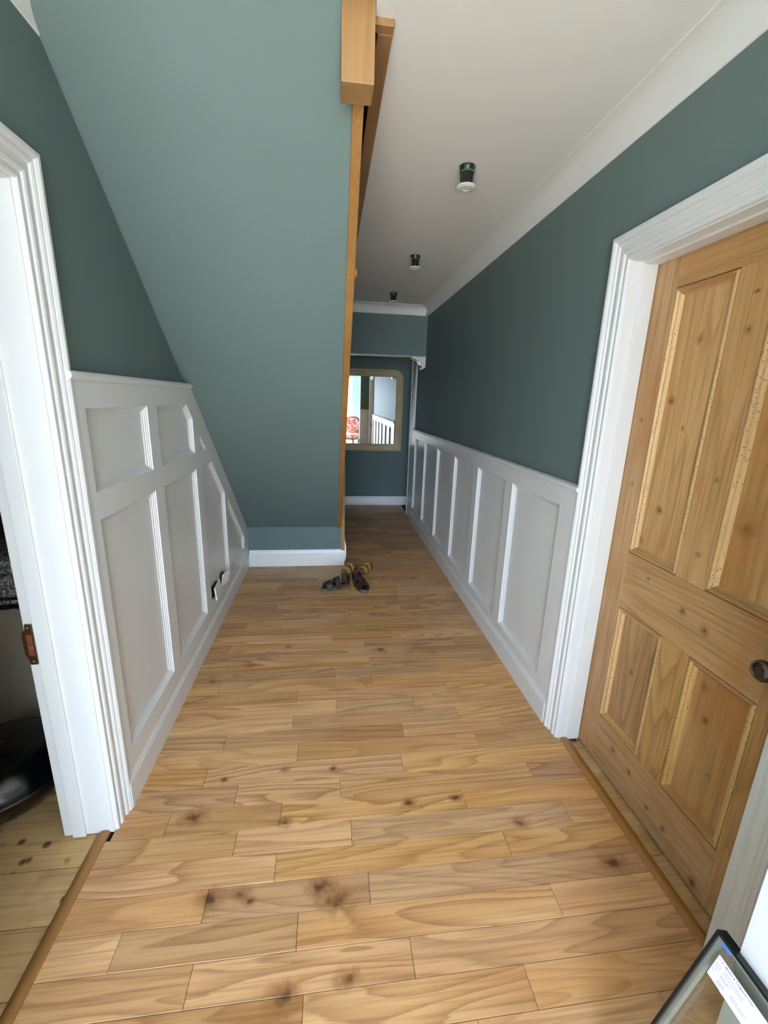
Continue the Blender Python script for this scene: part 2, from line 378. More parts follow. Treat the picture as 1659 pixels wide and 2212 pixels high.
# ------------------------------------------------------------------ floors
def floors():
    rnd = random.Random(4)
    JT = {-1:[-.07,.53],0:[-.37,.227],1:[-.592,-.096,.704],2:[-.377,.123],3:[-.18,.62],4:[-.327,.075,.9],5:[-.582,-.183,.521],6:[-.362,.04,.843],7:[-.503,.305],
          8:[-.141,.673],9:[-.467,.339,.833],10:[-.176,.63],11:[.03,.426],12:[-.17,.626],13:[-.582,.232],14:[.028,.628],15:[-.584,.235],16:[-.302,.507],17:[-.607,.216,.806],
          18:[.011,.408],19:[-.262,.238,.638],20:[-.565,.043,.443],21:[-.325,.278,.68],22:[.12,.52],23:[-.384,.419],24:[-.072,.53]}
    P = 0.0942; Y0 = 0.785
    fl = struct(MB().box((XL-0.045, 0.3, -0.06), (XR+0.02, YF, -0.016)).box((XR+0.02, 5.4, -0.06), (1.9, YF, -0.001)).build('floor', M_dark), 'oak strip floor laid across the hall')
    xl, xr = XL+0.002, 1.064
    for k in range(-4, 58):
        y0 = Y0+P*k; y1 = min(y0+P, YF)
        if y1-y0 < 0.01: continue
        lo = xl if y0 < YK else 0.10
        js = list(JT.get(k, []))
        if not js:
            x = lo+rnd.uniform(0.12, 0.6)
            while x < xr-0.1: js.append(x); x += rnd.choice((0.4, 0.4, 0.5, 0.6, 0.8))
        if y0 < 1.28: lo = -0.772 if y1 < 1.30 else xl
        js = [j for j in js if lo+0.06 < j < xr-0.06]
        xs = [lo]+js+[xr if y0 < 1.55 and y1 > 0.76 else XR]
        for a, b in zip(xs[:-1], xs[1:]):
            g = 0.0006; dz = rnd.uniform(-0.0004, 0.0003)
            m = MB(); c = 0.0007
            x0, x1, u0, u1, zt_ = a+g, b-g, y0+g, y1-g, dz
            m.add([(x0,u0,-0.016),(x1,u0,-0.016),(x1,u1,-0.016),(x0,u1,-0.016),(x0,u0,zt_-c),(x1,u0,zt_-c),(x1,u1,zt_-c),(x0,u1,zt_-c),
                   (x0+c,u0+c,zt_),(x1-c,u0+c,zt_),(x1-c,u1-c,zt_),(x0+c,u1-c,zt_)],
                  [(0,3,2,1),(0,1,5,4),(1,2,6,5),(2,3,7,6),(3,0,4,7),(4,5,9,8),(5,6,10,9),(6,7,11,10),(7,4,8,11),(8,9,10,11)])
            m.build('plank', M_floor, fl)
    # old boards in the left room and under the pine door
    f2 = struct(MB().box((-3.0, 0.3, -0.09), (XL-0.046, 3.4, -0.032)).build('floor.001', M_dark), 'worn old pine boards in the room to the left')
    y = 0.36
    while y < 3.3:
        x1 = -0.775 if LY0-0.02 < y+0.08 < LY1 else XL-0.162
        MB().box((-2.98, y+0.001, -0.032), (x1, y+0.163, -0.012+rnd.uniform(-.001, .001))).build('board', M_oldfloor, f2); y += 0.165
    f3 = struct(MB().box((1.066, 0.45, -0.08), (2.4, 2.0, -0.030)).build('floor.002', M_dark), 'worn old pine boards under the pine door')
    for y in (0.52, 0.69, 0.86, 1.03, 1.20, 1.37, 1.54):
        MB().box((1.067, y+0.001, -0.030), (2.3, y+0.169, -0.011+rnd.uniform(-.001, .001))).build('board', M_oldfloor, f3)
    # oak threshold strips
    def strip(name, x0, x1, y0, y1, hi, label):
        w = x1-x0
        if hi == 0: poly = [(x0, -0.012), (x1, -0.012), (x1, 0.004), (x0+w*0.75, 0.008), (x0+w*0.35, 0.007), (x0, -0.006)]
        else: poly = [(x0, -0.012), (x1, -0.012), (x1, -0.006), (x0+w*0.65, 0.007), (x0+w*0.25, 0.008), (x0, 0.003)]
        o = MB().prism(poly, 1, y0, y1).build(name, M_thresh); smooth_angle(o, 50)
        return struct(o, label)
    strip('trim_4', -0.812, -0.770, LY0+0.002, LY1-0.002, 0, 'oak threshold strip across the left doorway')
    strip('trim_5', 1.062, 1.108, DY0+0.002, DY1-0.002, 1, 'oak threshold strip in front of the pine door')
floors()

# ------------------------------------------------------------------ door casings
ARCH = [(0.0, 0.0), (0.0, 0.011), (0.003, 0.014), (0.012, 0.014), (0.015, 0.011), (0.019, 0.011), (0.023, 0.016), (0.030, 0.018), (0.033, 0.014), (0.052, 0.014), (0.055, 0.018), (0.062, 0.021), (0.068, 0.018),
        (0.070, 0.022), (0.078, 0.027), (0.087, 0.027), (0.091, 0.023), (0.092, 0.0)]
def casing(name, xw, s, y0, y1, zt_, z0, depth, label, stops, mat=M_white):
    """xw wall face, s = direction of the hall from the wall (+1/-1)"""
    root = sroot(name, label, (xw, (y0+y1)/2, 0)); base = root.location
    def piece(pname, path):
        m = MB(); n = len(ARCH); vs = []; fs = []
        for (yf, zf) in path:
            for u, v in ARCH: vs.append((xw+s*v, yf(u), zf(u)))
        for i in range(n-1): fs.append((i, i+1, n+i+1, n+i))
        fs.append(tuple(range(n))); fs.append(tuple(range(n, 2*n)))
        m.add(vs, fs); o = m.build(pname, mat, root, at=base); o.location = (0, 0, 0); smooth_angle(o, 28)
    q = 0.006
    piece('architrave', [(lambda u: y1+q+u, lambda u: z0), (lambda u: y1+q+u, lambda u: zt_+q+u)])
    piece('architrave', [(lambda u: y0-q-u, lambda u: z0), (lambda u: y0-q-u, lambda u: zt_+q+u)])
    piece('architrave_head', [(lambda u: y0-q-u, lambda u: zt_+q+u), (lambda u: y1+q+u, lambda u: zt_+q+u)])
    def bx(n, a, b):
        o = MB().box(tuple(min(p, r) for p, r in zip(a, b)), tuple(max(p, r) for p, r in zip(a, b))).build(n, mat, root, at=base, bevel=0.0012); o.location = (0, 0, 0)
    xo, xi = xw+s*0.001, xw-s*depth
    bx('lining', (xo, y1, z0), (xi, y1+0.025, zt_+0.025)); bx('lining', (xo, y0-0.025, z0), (xi, y0, zt_+0.025)); bx('lining_head', (xo, y0, zt_), (xi, y1, zt_+0.025))
    for (a, b, t) in stops:
        bx('stop', (xw-s*a, y1-t, z0), (xw-s*b, y1, zt_)); bx('stop', (xw-s*a, y0, z0), (xw-s*b, y0+t, zt_)); bx('stop_head', (xw-s*a, y0+t, zt_-t), (xw-s*b, y1-t, zt_))
    return root
casing('trim_6', XR, -1, DY0, DY1, DZ, 0.0, 0.16, 'white moulded frame round the pine door', [(0.040, 0.094, 0.009)])
casing('trim_7', XL, 1, LY0, LY1, LZ, -0.004, 0.162, 'white moulded frame of the open left doorway', [(0.088, 0.130, 0.010)])

# ------------------------------------------------------------------ stripped pine door
def pine_door():
    X0, T = 1.152, 0.036; ya, yb = DY0+0.003, DY1-0.003; zb, zt_ = 0.004, DZ-0.004
    d = sroot('door_1', 'stripped pine four-panel door with dark knob in white frame', (X0, (ya+yb)/2, zb)); at = d.location.copy()
    def put(mb, n, mat, par=None, **k):
        o = mb.build(n, mat, par or d, at=at, **k); o.location = (0, 0, 0); return o
    s1, s0 = 1.457, 0.868; mu1, mu0 = 1.218, 1.102
    bv = dict(bevel=0.0009)
    put(MB().box((X0, s1, zb), (X0+T, yb, zt_)), 'stile', M_pine_z, **bv); put(MB().box((X0, ya, zb), (X0+T, s0, zt_)), 'stile', M_pine_z, **bv)
    put(MB().box((X0+.0004, s0, 1.896), (X0+T, s1, zt_)), 'rail', M_pine_y, **bv); put(MB().box((X0+.0004, s0, 0.731), (X0+T, s1, 0.960)), 'rail', M_pine_y, **bv)
    put(MB().box((X0+.0004, s0, zb), (X0+T, s1, 0.216)), 'rail', M_pine_y, **bv)
    put(MB().box((X0+.0002, mu0, 0.960), (X0+T, mu1, 1.896)), 'muntin', M_pine_z, **bv); put(MB().box((X0+.0002, mu0, 0.216), (X0+T, mu1, 0.731)), 'muntin', M_pine_z, **bv)
    for (a, b, z0, z1) in ((mu1, s1, .960, 1.896), (s0, mu0, .960, 1.896), (mu1, s1, .216, .731), (s0, mu0, .216, .731)):
        p = put(MB().box((X0+0.016, a+0.002, z0+0.002), (X0+0.026, b-0.002, z1-0.002)), 'panel', M_pine_z)
        prof = [(0.0, -0.009), (0.0024, -0.009), (0.003, -0.001), (0.006, 0.0005), (0.011, 0.001), (0.014, -0.003), (0.015, -0.006), (0.021, -0.006), (0.025, -0.011), (0.028, -0.0155), (0.028, -0.017)]
        poly = ccw([(a, z0), (b, z0), (b, z1), (a, z1)])
        loops = [inset(poly, q) for q, h in prof]
        for i in range(4):           # four mitred lengths, grain along each
            vs = []; n = len(prof)
            for (q, h), lp in zip(prof, loops):
                vs.append((X0-h, lp[i][0], lp[i][1])); vs.append((X0-h, lp[(i+1) % 4][0], lp[(i+1) % 4][1]))
            fs = [(2*j, 2*j+1, 2*j+3, 2*j+2) for j in range(n-1)]
            vert = abs(loops[0][i][0]-loops[0][(i+1) % 4][0]) < 0.01
            o = mesh_obj('moulding', [Vector(v)-at for v in vs], fs, M_worm if vert else M_pine_y, p); smooth_angle(o, 25)
    # knob
    c = Vector((X0, 0.835, 0.862)); M = Matrix.Translation(c) @ Matrix.Rotation(R(-90), 4, 'Y')
    k = put(MB().lathe([(0.004, 0.026), (0.0085, 0.026), (0.0085, 0.036), (0.018, 0.040), (0.0255, 0.047), (0.0285, 0.056), (0.0275, 0.065), (0.022, 0.072), (0.015, 0.0745), (0.0135, 0.073), (0.006, 0.0745), (0.001, 0.075)], 32, M), 'knob', M_bakelite); smooth_angle(k, 40)
    r = put(MB().lathe([(0.010, 0.0), (0.030, 0.0), (0.030, 0.004), (0.027, 0.007), (0.022, 0.008), (0.019, 0.012), (0.0125, 0.016), (0.0115, 0.027), (0.001, 0.028)], 32, M), 'rose', M_gloss_black); smooth_angle(r, 40)
    e = put(MB().lathe([(0.001, 0.0), (0.012, 0.0), (0.012, 0.003), (0.010, 0.005), (0.001, 0.005)], 20, Matrix.Translation((X0, 0.838, 0.925)) @ Matrix.Rotation(R(-90), 4, 'Y')), 'keyhole_cover', M_bakelite)
    smooth_angle(e, 40)
pine_door()

# ------------------------------------------------------------------ panelling
PROF = [(0.0, 0.0), (0.0012, -0.0045), (0.0065, -0.006), (0.0075, -0.0095), (0.0135, -0.011), (0.0145, -0.0145), (0.0225, -0.0165), (0.0235, -0.0195)]
def panelling_left():
    root = thing('wall_panelling', 'tall white wall panelling cut to the slope of the stairs', 'panelling', (XL, 2.5, 0)); at = root.location
    FX, PX = XL+0.0225, XL+0.0035
    def put(mb, n, par=root, **k):
        o = mb.build(n, M_white, par, at=at, **k); o.location = (0, 0, 0); return o
    OFF = 0.17; rake = (SK, 1.0, SB-OFF)     # SK*y + z <= SB-OFF
    CAP = 1.530; ye = YK-0.002
    vert = [(1.381, 1.44), (1.90, 2.00), (2.48, 2.588), (3.08, 3.150)]
    for i, (a, b) in enumerate(vert):
        segs = [(.140, .222), (.222, 1.10), (1.10, 1.19), (1.19, 1.45), (1.45, CAP)]
        poly = clip([(a, .140), (b, .140), (b, CAP), (a, CAP)], *rake)
        put(MB().prism(poly, 0, XL, FX), 'stile')
    put(MB().prism(clip([(3.657, .140), (ye, .140), (ye, CAP), (3.657, CAP)], *rake), 0, XL, FX), 'stile')
    cols = [(1.44, 1.90), (2.00, 2.48), (2.588, 3.08), (3.150, 3.657)]
    for (a, b) in cols:
        put(MB().box((XL, a, .140), (FX, b, .222)), 'rail')
        for z0, z1 in ((1.10, 1.19), (1.45, CAP)):
            poly = clip([(a, z0), (b, z0), (b, z1), (a, z1)], *rake)
            if len(poly) > 2: put(MB().prism(poly, 0, XL, FX), 'rail')
        for z0, z1 in ((.222, 1.10), (1.19, 1.45)):
            poly = clip([(a, z0), (b, z0), (b, z1), (a, z1)], *rake)
            if len(poly) < 3 or abs(sum(poly[i-1][0]*poly[i][1]-poly[i][0]*poly[i-1][1] for i in range(len(poly)))) < 0.006: 
                if len(poly) > 2: put(MB().prism(poly, 0, XL, FX), 'rail')
                continue
            poly = ccw(poly)
            p = put(MB().prism(poly, 0, XL, PX), 'panel')
            mb = MB(); frame_sweep(mb, poly, PROF, lambda u, v, h: (FX+h, u, v))
            o = put(mb, 'moulding', p); smooth_angle(o, 25)
    # raked rail under the soffit
    y_top = (SB-CAP)/SK
    poly = [(y_top-OFF/SK, CAP), (ye, zs(ye)-OFF), (ye, zs(ye)-0.002), (y_top, CAP)]
    put(MB().prism(poly, 0, XL, FX), 'raked_rail')
    # half-round cap
    cp = [(XL, CAP)]+[(XL+0.018+0.018*math.cos(a), CAP+0.014+0.014*math.sin(a)) for a in [R(-90+18*i) for i in range(11)]]+[(XL, CAP+0.028)]
    o = put(MB().prism(cp, 1, 1.370, y_top+0.01), 'cap_moulding'); smooth_angle(o, 40)
panelling_left()

def panelling_right():
    root = thing('wall_panelling', 'low white wall panelling in six bays between door frame and far alcove', 'panelling', (XR, 3.5, 0)); at = root.location
    FX, PX = XR-0.0225, XR-0.0035
    def put(mb, n, par=root, **k):
        o = mb.build(n, M_white, par, at=at, **k); o.location = (0, 0, 0); return o
    Z0, Z1, CAP = .190, 1.068, 1.150; far = [2.307, 2.898, 3.487, 4.085, 4.670, 5.235]; near = [1.785]+[f+0.1 for f in far[:-1]]
    put(MB().box((FX, 1.66, .14), (XR, near[0], CAP)), 'stile')
    ends = near[1:]+[5.36]
    for a, b, c in zip(near, far, ends):
        put(MB().box((FX, a, .14), (XR, b, Z0)), 'rail'); put(MB().box((FX, a, Z1), (XR, b, CAP)), 'rail'); put(MB().box((FX, b, .14), (XR, c, CAP)), 'stile')
        poly = ccw([(a, Z0), (b, Z0), (b, Z1), (a, Z1)])
        p = put(MB().prism(poly, 0, PX, XR), 'panel')
        mb = MB(); frame_sweep(mb, poly, PROF, lambda u, v, h: (FX-h, u, v)); o = put(mb, 'moulding', p); smooth_angle(o, 25)
    cp = [(XR, CAP)]+[(XR-0.018-0.018*math.cos(a), CAP+0.014+0.014*math.sin(a)) for a in [R(-90+18*i) for i in range(11)]]+[(XR, CAP+0.028)]
    o = put(MB().prism(cp, 1, 1.650, 5.375), 'cap_moulding'); smooth_angle(o, 40)
panelling_right()

# ------------------------------------------------------------------ staircase from below
def staircase():
    root = thing('staircase', 'staircase seen from below with teal soffit and oak string', 'staircase', (0.0, YK, 0.0)); at = root.location
    def put(mb, n, mat, par=root, **k):
        o = mb.build(n, mat, par, at=at, **k); o.location = (0, 0, 0); return o
    y0, y1 = YK+0.08, 1.436
    put(MB().prism([(y0, zs(y0)), (y0, zs(y0)+0.12), (1.36, zs(1.36)+0.12), (1.36, zs(1.36))], 0, XL+0.0005, 0.068), 'soffit', M_teal)
    ya = YK-0.02; yb = 1.49
    put(MB().prism([(ya, zs(ya)-0.014), (YK+0.3, zs(YK+0.3)-0.014), (YK+0.3, .45), (yb, zs(yb)+0.42), (yb, zs(yb)-0.014)], 0, 0.0675, 0.1025), 'string', M_oak_y, bevel=0.002)
    put(MB().box((0.1027, YK-0.012, 0.002), (0.134, YK+0.09, 0.95)), 'string_post', M_oak_z, bevel=0.002)
    n = put(MB().box((0.0305, 1.400, 2.318), (0.1195, 1.489, 3.3)), 'newel_post', M_oak_z, bevel=0.004, seg=2)
    put(MB().lathe([(0.001, 0), (0.022, 0), (0.022, 0.009), (0.019, 0.012), (0.001, 0.012)], 24, Matrix.Translation((0.1025, 2.02, 2.02)) @ Matrix.Rotation(R(90), 4, 'Y')), 'peg', M_thresh)
    # torn white film at the foot of the post
    vs = []; N = 9
    for i in range(N):
        t = i/(N-1); z = 0.03+0.24*t; w = 0.012*math.sin(math.pi*min(1, t*1.2))**0.6+0.003
        for dx, dy in ((0, -0.001), (w, -0.006*math.sin(5*t))): vs.append((0.1345+dx, YK-0.006+dy, z))
    fs = [(2*i, 2*i+1, 2*i+3, 2*i+2) for i in range(N-1)]
    vs2 = vs+[(x, y+0.0015, z) for x, y, z in vs]; k = len(vs)
    fs2 = fs+[tuple(j+k for j in f[::-1]) for f in fs]+[(2*i+1, 2*i+1+k, 2*i+3+k, 2*i+3) for i in range(N-1)]+[(2*i, 2*i+2, 2*i+2+k, 2*i+k) for i in range(N-1)]+[(0, k, k+1, 1), (2*N-2, 2*N-1, 2*N-1+k, 2*N-2+k)]
    f = put(MB().add(vs2, fs2), 'torn_film', M_bezel); f['label'] = 'torn white film'
    # oak lining of the stairwell edge
    t = thing('stairwell_lining', 'oak lining board round the stairwell edge in the ceiling', 'trim', (0.15, 2.4, ZC))
    def p2(mb, n, mat):
        o = mb.build(n, mat, t, at=t.location, bevel=0.002); o.location = (0, 0, 0)
    p2(MB().box((0.131, 1.468, ZC-0.016), (0.1735, 4.94, ZC+0.24)), 'side_board', M_oak_y)
    p2(MB().box((0.1205, 1.4355, ZC-0.016), (0.1735, 1.4675, ZC+0.24)), 'end_board', M_oak_y)
staircase()

# ------------------------------------------------------------------ far end
def far_end():
    # corbel under the bulkhead
    prof = [(0.0, 0.0), (-0.155, 0.0), (-0.155, -0.012)]
    for i in range(9):
        a = R(90-90*i/8); prof.append((-0.155+0.115*math.cos(a)+0.0, -0.115+0.100*math.sin(a)))
    prof += [(-0.034, -0.125), (0.0, -0.105)]
    o = MB().prism([(XR-0.0005+x, 1.977+z) for x, z in prof], 1, 4.948, 5.077).build('corbel', M_white, at=(XR, 5.01, 1.9), bevel=0.002)
    smooth_angle(o, 30); tag(o, 'small white curved corbel under the far bulkhead', 'corbel')
    # white pilaster casing at the end of the right wall
    c = sroot('trim_8', 'plain white casing at the end of the panelled wall', (XR, 5.5, 0)); at = c.location
    def put(mb, n):
        o = mb.build(n, M_white, c, at=at, bevel=0.002); o.location = (0, 0, 0)
    put(MB().box((XR-0.014, 5.385, 0.0), (XR, 5.665, 2.30)), 'board'); put(MB().box((XR-0.020, 5.64, 0.0), (XR-0.013, 5.668, 2.30)), 'edge_bead'); put(MB().box((XR-0.013, 5.661, 0.0), (XR+0.165, 5.675, 2.30)), 'return_board')
    # mirror
    m = thing('wall_mirror', 'large mirror with pale ridged wooden frame and rounded top corners', 'mirror', (0.575, YF, 0.80)); at2 = m.location
    x0, x1, z0, z1, rr = 0.130, 1.018, 0.802, 1.918, 0.125
    poly = [(x0, z0), (x1, z0)]
    for (cx, s0) in ((x1-rr, 0), (x0+rr, 90)):
        for i in range(9): a = R(s0+90*i/8); poly.append((cx+rr*math.cos(a), z1-rr+rr*math.sin(a)))
    prof = [(0.0, 0.0), (0.0, 0.024), (0.004, 0.030), (0.014, 0.030), (0.018, 0.025), (0.024, 0.025), (0.030, 0.034), (0.044, 0.037), (0.056, 0.033), (0.061, 0.026), (0.067, 0.026), (0.071, 0.030), (0.079, 0.029), (0.084, 0.022), (0.090, 0.021), (0.096, 0.012), (0.100, 0.008)]
    mb = MB(); frame_sweep(mb, poly, prof, lambda u, v, h: (u, YF-h, v)); o = mb.build('frame', M_frame, m, at=at2); o.location = (0, 0, 0); smooth_angle(o, 28)
    g = MB().prism(inset(poly, 0.097), 1, YF-0.010, YF-0.002).build('glass', M_mirror, m, at=at2); g.location = (0, 0, 0); g['label'] = 'silvered mirror glass'
    # little dark wooden stool, only a leg shows round the corner
    s = thing('wooden_stool', 'small dark wooden stool peeping round the panelling at the far end', 'stool', (1.27, 5.93, 0.0))
    mw = plain('dark_red_wood', (84, 48, 34), 0.35)
    o = MB().lathe([(0.001, .35), (.15, .35), (.16, .36), (.16, .375), (.15, .385), (.001, .388)], 28).build('seat', mw, s, at=(0, 0, 0)); smooth_angle(o, 40)
    for a in (190, 310, 70):
        dx, dy = math.cos(R(a)), math.sin(R(a))
        pts = [(dx*(.09+.05*(1-t)+.02*math.sin(3.1*t)), dy*(.09+.05*(1-t)), .35*t) for t in [i/8 for i in range(9)]]
        o = MB().tube(pts, .013, 10, .018).build('leg', mw, s); smooth_angle(o, 50)
far_end()

# ------------------------------------------------------------------ downlights hanging out of the ceiling
def downlights():
    src = None
    spots = [((.59, 2.115), 'pulled-down black downlight with white bezel over the pine door end of the hall'),
             ((.595, 3.32), 'pulled-down black downlight, the middle one of three in the ceiling'),
             ((.60, 4.41), 'pulled-down black downlight nearest the far bulkhead cornice')]
    for i, ((x, y), lab) in enumerate(spots):
        if src is None:
            r = thing('downlight', lab, 'light', (x, y, ZC), 'downlights hanging out of the hall ceiling')
            b = MB().lathe([(.020, -.001), (.0265, -.018), (.0265, -.072), (.022, -.074)], 28).build('body', M_black, r); smooth_angle(b, 40)
            for k in range(8):
                a = 2*math.pi*k/8; MB().box((.0255, -.0012, -.058), (.0285, .0012, -.026)).build('fin', M_black, b).rotation_euler = (0, 0, a)
            g = MB().lathe([(.028, -.002), (.0345, -.002), (.0345, -.006), (.030, -.024), (.0275, -.026), (.0265, -.022)], 32).build('collar', M_black, r); smooth_angle(g, 40)
            smooth_angle(MB().lathe([(.030, -.021), (.0322, -.0215), (.0322, -.025), (.028, -.0275), (.0265, -.026)], 32).build('ring', M_green, r), 40)
            for k in (-1, 0, 1): MB().box((-.0012, -.036, -.022), (.0012, -.030, -.003)).build('clip', M_green, g).rotation_euler = (0, 0, k*.6)
            h = MB().lathe([(.001, -.0005), (.030, -.0005), (.030, -.0025), (.001, -.0025)], 28).build('hole', M_dark, r)
            z = MB().lathe([(.020, -.072), (.036, -.073), (.040, -.076), (.0405, -.079), (.034, -.083), (.023, -.0845), (.0215, -.082)], 36).build('bezel', M_bezel, r); smooth_angle(z, 40)
            l = MB().lathe([(.001, -.076), (.0216, -.076), (.0216, -.0825), (.012, -.0805), (.001, -.080)], 28).build('lens', M_lens, r); smooth_angle(l, 60)
            for s_ in (-1, 1): MB().tube([(s_*.027, 0, -.058), (s_*.033, 0, -.045), (s_*.0335, 0, -.012)], .0012, 6).build('spring_clip', M_steel, r)
            src = r
        else:
            c = src.copy(); COL.objects.link(c); c.location = (x, y, ZC); c['label'] = lab
            for ch in src.children:
                k = ch.copy(); COL.objects.link(k); k.parent = c
                for g_ in ch.children:
                    q = g_.copy(); COL.objects.link(q); q.parent = k
            c.rotation_euler = (0, 0, 0.5*i)
downlights()

# ------------------------------------------------------------------ socket plates, door keep
def sockets():
    def one(yc, zc, w, tilt, lab):
        r = thing('socket_plate', lab, 'socket', (XL+0.0036, yc, zc), 'loose sockets low on the tall panelling')
        b = MB().box((0.0, -w/2+.008, -.034), (0.012, w/2-.008, .034)).build('back_box', M_dark, r)
        p = MB().box((-.004, -w/2, -.043), (.004, w/2, .043)).build('plate', M_bezel, r, bevel=.0015, seg=2); p.location = (.030, 0, .0); p.rotation_euler = (0, R(tilt[0]), R(tilt[1]))
        MB().box((-.010, -w/2+.012, -.03), (-.004, w/2-.012, .03)).build('module', M_black, p)
        for s in (-1, 1): MB().lathe([(.001, 0), (.0035, 0), (.003, .0012), (.001, .0014)], 12, Matrix.Translation((.004, s*(w/2-.014), 0)) @ Matrix.Rotation(R(90), 4, 'Y')).build('screw', M_steel, p)
        for s in (-.3, .3): MB().tube([(.005, s*w*.5, -.01), (.014, s*w*.45, -.022), (.022, s*w*.4, -.004)], .0022, 6).build('wire', M_black, r)
    one(2.70, .275, .146, (-6, 2), 'white double socket plate hanging loose, the wider of two')
    one(2.905, .270, .088, (10, -16), 'white single socket plate hanging loose at an angle')
    k = thing('door_keep', 'dark brass lock keep on the left doorway lining', 'lock keep', (-.905, LY1, .745)); at = k.location
    def put(mb, n, mat, par=k):
        o = mb.build(n, mat, par, at=at, bevel=.0008); o.location = (0, 0, 0); return o
    y = LY1
    poly = [(-.914, .680), (-.894, .680), (-.894, .816), (-.913, .816), (-.914, .797), (-.925, .788), (-.925, .715), (-.918, .700)]
    o = put(MB().prism([(a, z) for a, z in poly], 1, y-.0065, y-.0005), 'plate', M_brass)
    put(MB().box((-.912, y-.0085, .712), (-.897, y-.0065, .784)), 'recess', M_copper)
    put(MB().box((-.906, y-.0095, .735), (-.8975, y-.0085, .744)), 'bright_edge', M_steel)
    for z in (.692, .806): put(MB().lathe([(.001, 0), (.003, 0), (.002, .0012), (.001, .0013)], 10, Matrix.Translation((-.904, y-.0065, z)) @ Matrix.Rotation(R(90), 4, 'X')), 'screw', M_steel)
sockets()

# ------------------------------------------------------------------ sandals
def sandals():
    m_sole = plain('sandal_sole', (96, 78, 58), 0.7); m_brown = plain('dark_brown_leather', (50, 34, 30), 0.5, 0, 0.5, 0.3); m_bed = plain('dark_footbed', (30, 25, 24), 0.7)
    m_tan = plain('ochre_leather', (188, 146, 62), 0.5, 0, 0.5, 0.25); m_grey = plain('grey_footbed', (140, 124, 104), 0.7); m_tsole = plain('tan_sole', (118, 92, 60), 0.7)
    def outline(L, Wd, n=28):
        pts = []
        for i in range(n):
            a = 2*math.pi*i/n; u = math.cos(a)
            x = u*L/2; w = Wd/2*(0.80+0.22*u-0.06*math.cos(2*a))
            pts.append((x, math.sin(a)*w+0.006*u))
        return pts
    def sandal(x, y, ang, L, Wd, label, group, mats, style):
        ms, mb_, mst = mats
        r = thing('sandal', label, 'sandal', (x, y, 0.0008), group); r.rotation_euler = (0, 0, R(ang)); r.scale = (1, 1, 1.3)
        ol = outline(L, Wd); n = len(ol)
        def zt_(u): return 0.022+0.010*max(0, -u*2/L)**2
        vs = [(a, b, 0.0) for a, b in ol]+[(a*1.02, b*1.02, 0.010) for a, b in ol]+[(a, b, zt_(a)) for a, b in ol]
        fs = [tuple(range(n))[::-1], tuple(range(2*n, 3*n))]+[(j*n+i, j*n+(i+1) % n, (j+1)*n+(i+1) % n, (j+1)*n+i) for j in (0, 1) for i in range(n)]
        o = mesh_obj('sole', vs, fs, ms, r); smooth_angle(o, 40)
        vs = [(a*.93, b*.90, zt_(a)+.0002) for a, b in ol]+[(a*.91, b*.88, zt_(a)+.0025) for a, b in ol]+[(a*.8, b*.7, zt_(a)+.001) for a, b in ol]
        fs = [tuple(range(2*n, 3*n))]+[(j*n+i, j*n+(i+1) % n, (j+1)*n+(i+1) % n, (j+1)*n+i) for j in (0, 1) for i in range(n)]
        o = mesh_obj('footbed', vs, fs, mb_, r); smooth_angle(o, 40)
        def width(u): 
            c = max(-1, min(1, 2*u/L)); s_ = math.sqrt(max(0, 1-c*c)); return Wd/2*(0.80+0.22*c+0.06)*max(s_, 0.5)
        def strap(u0, u1, h0, h1, nm='strap', par=r):
            N = 10; vs = []; fs = []
            for (u, h) in ((u0, h0), ((u0+u1)/2, (h0+h1)/2+.002), (u1, h1)):
                for t in (0, .0035):
                    for i in range(N+1):
                        a = math.pi*i/N; w = width(u)+.002+t; vs.append((u, -w*math.cos(a)+0.006*u/L*2, .012+(h-.012+t)*math.sin(a)**.7))
            k = N+1
            for s_ in (0, 1):
                b0 = 2*k*s_
                for i in range(N):
                    fs += [(b0+i, b0+i+1, b0+2*k+i+1, b0+2*k+i), (b0+k+i, b0+3*k+i, b0+3*k+i+1, b0+k+i+1)]
            for i in range(N): fs += [(i, k+i, k+i+1, i+1), (4*k+i, 4*k+i+1, 5*k+i+1, 5*k+i)]
            for s_ in (0, 1):
                b0 = 2*k*s_; fs += [(b0, b0+2*k, b0+3*k, b0+k), (b0+N, b0+k+N, b0+3*k+N, b0+2*k+N)]
            o = mesh_obj(nm, vs, fs, mst, par); smooth_angle(o, 50); return o
        if style == 0:
            a = strap(L*.36, L*.16, .050, .062, 'toe_strap'); strap(L*.05, -L*.12, .068, .078, 'instep_strap')
            N = 12; vs = []; fs = []
            for i in range(N+1):
                a = R(80+200*i/N); w = Wd*.40
                bx_, by = -L*.30+L*.17*math.cos(a), w*math.sin(a)
                for dz in (0.028, 0.075):
                    for t in (1.0, 1.07): vs.append((-L*.30+L*.17*math.cos(a)*t, by*t, dz if dz < .05 else .062+.012*math.sin(math.pi*i/N)))
            for i in range(N):
                q = 4*i; fs += [(q, q+4, q+6, q+2), (q+1, q+3, q+7, q+5), (q+2, q+6, q+7, q+3), (q, q+1, q+5, q+4)]
            fs += [(0, 2, 3, 1), (4*N, 4*N+1, 4*N+3, 4*N+2)]
            o = mesh_obj('heel_counter', vs, fs, mst, r); smooth_angle(o, 50)
            for s_ in (-1, 1): MB().box((-L*.2, s_*(Wd*.41)-.003, .020), (L*.38, s_*(Wd*.41)+.003, .040)).build('side_band', mst, r, bevel=.002)
        else:
            strap(L*.34, L*.20, .046, .050, 'toe_strap'); s2 = strap(L*.06, -L*.06, .058, .062, 'instep_strap')
            MB().box((-.009, -.0015, -.007), (.009, .0025, .007)).build('buckle', M_steel, s2).location = (L*.0, -Wd*.44, .040)
    g1, g2 = 'dark brown sandals at the foot of the stairs', 'ochre sandals at the foot of the stairs'
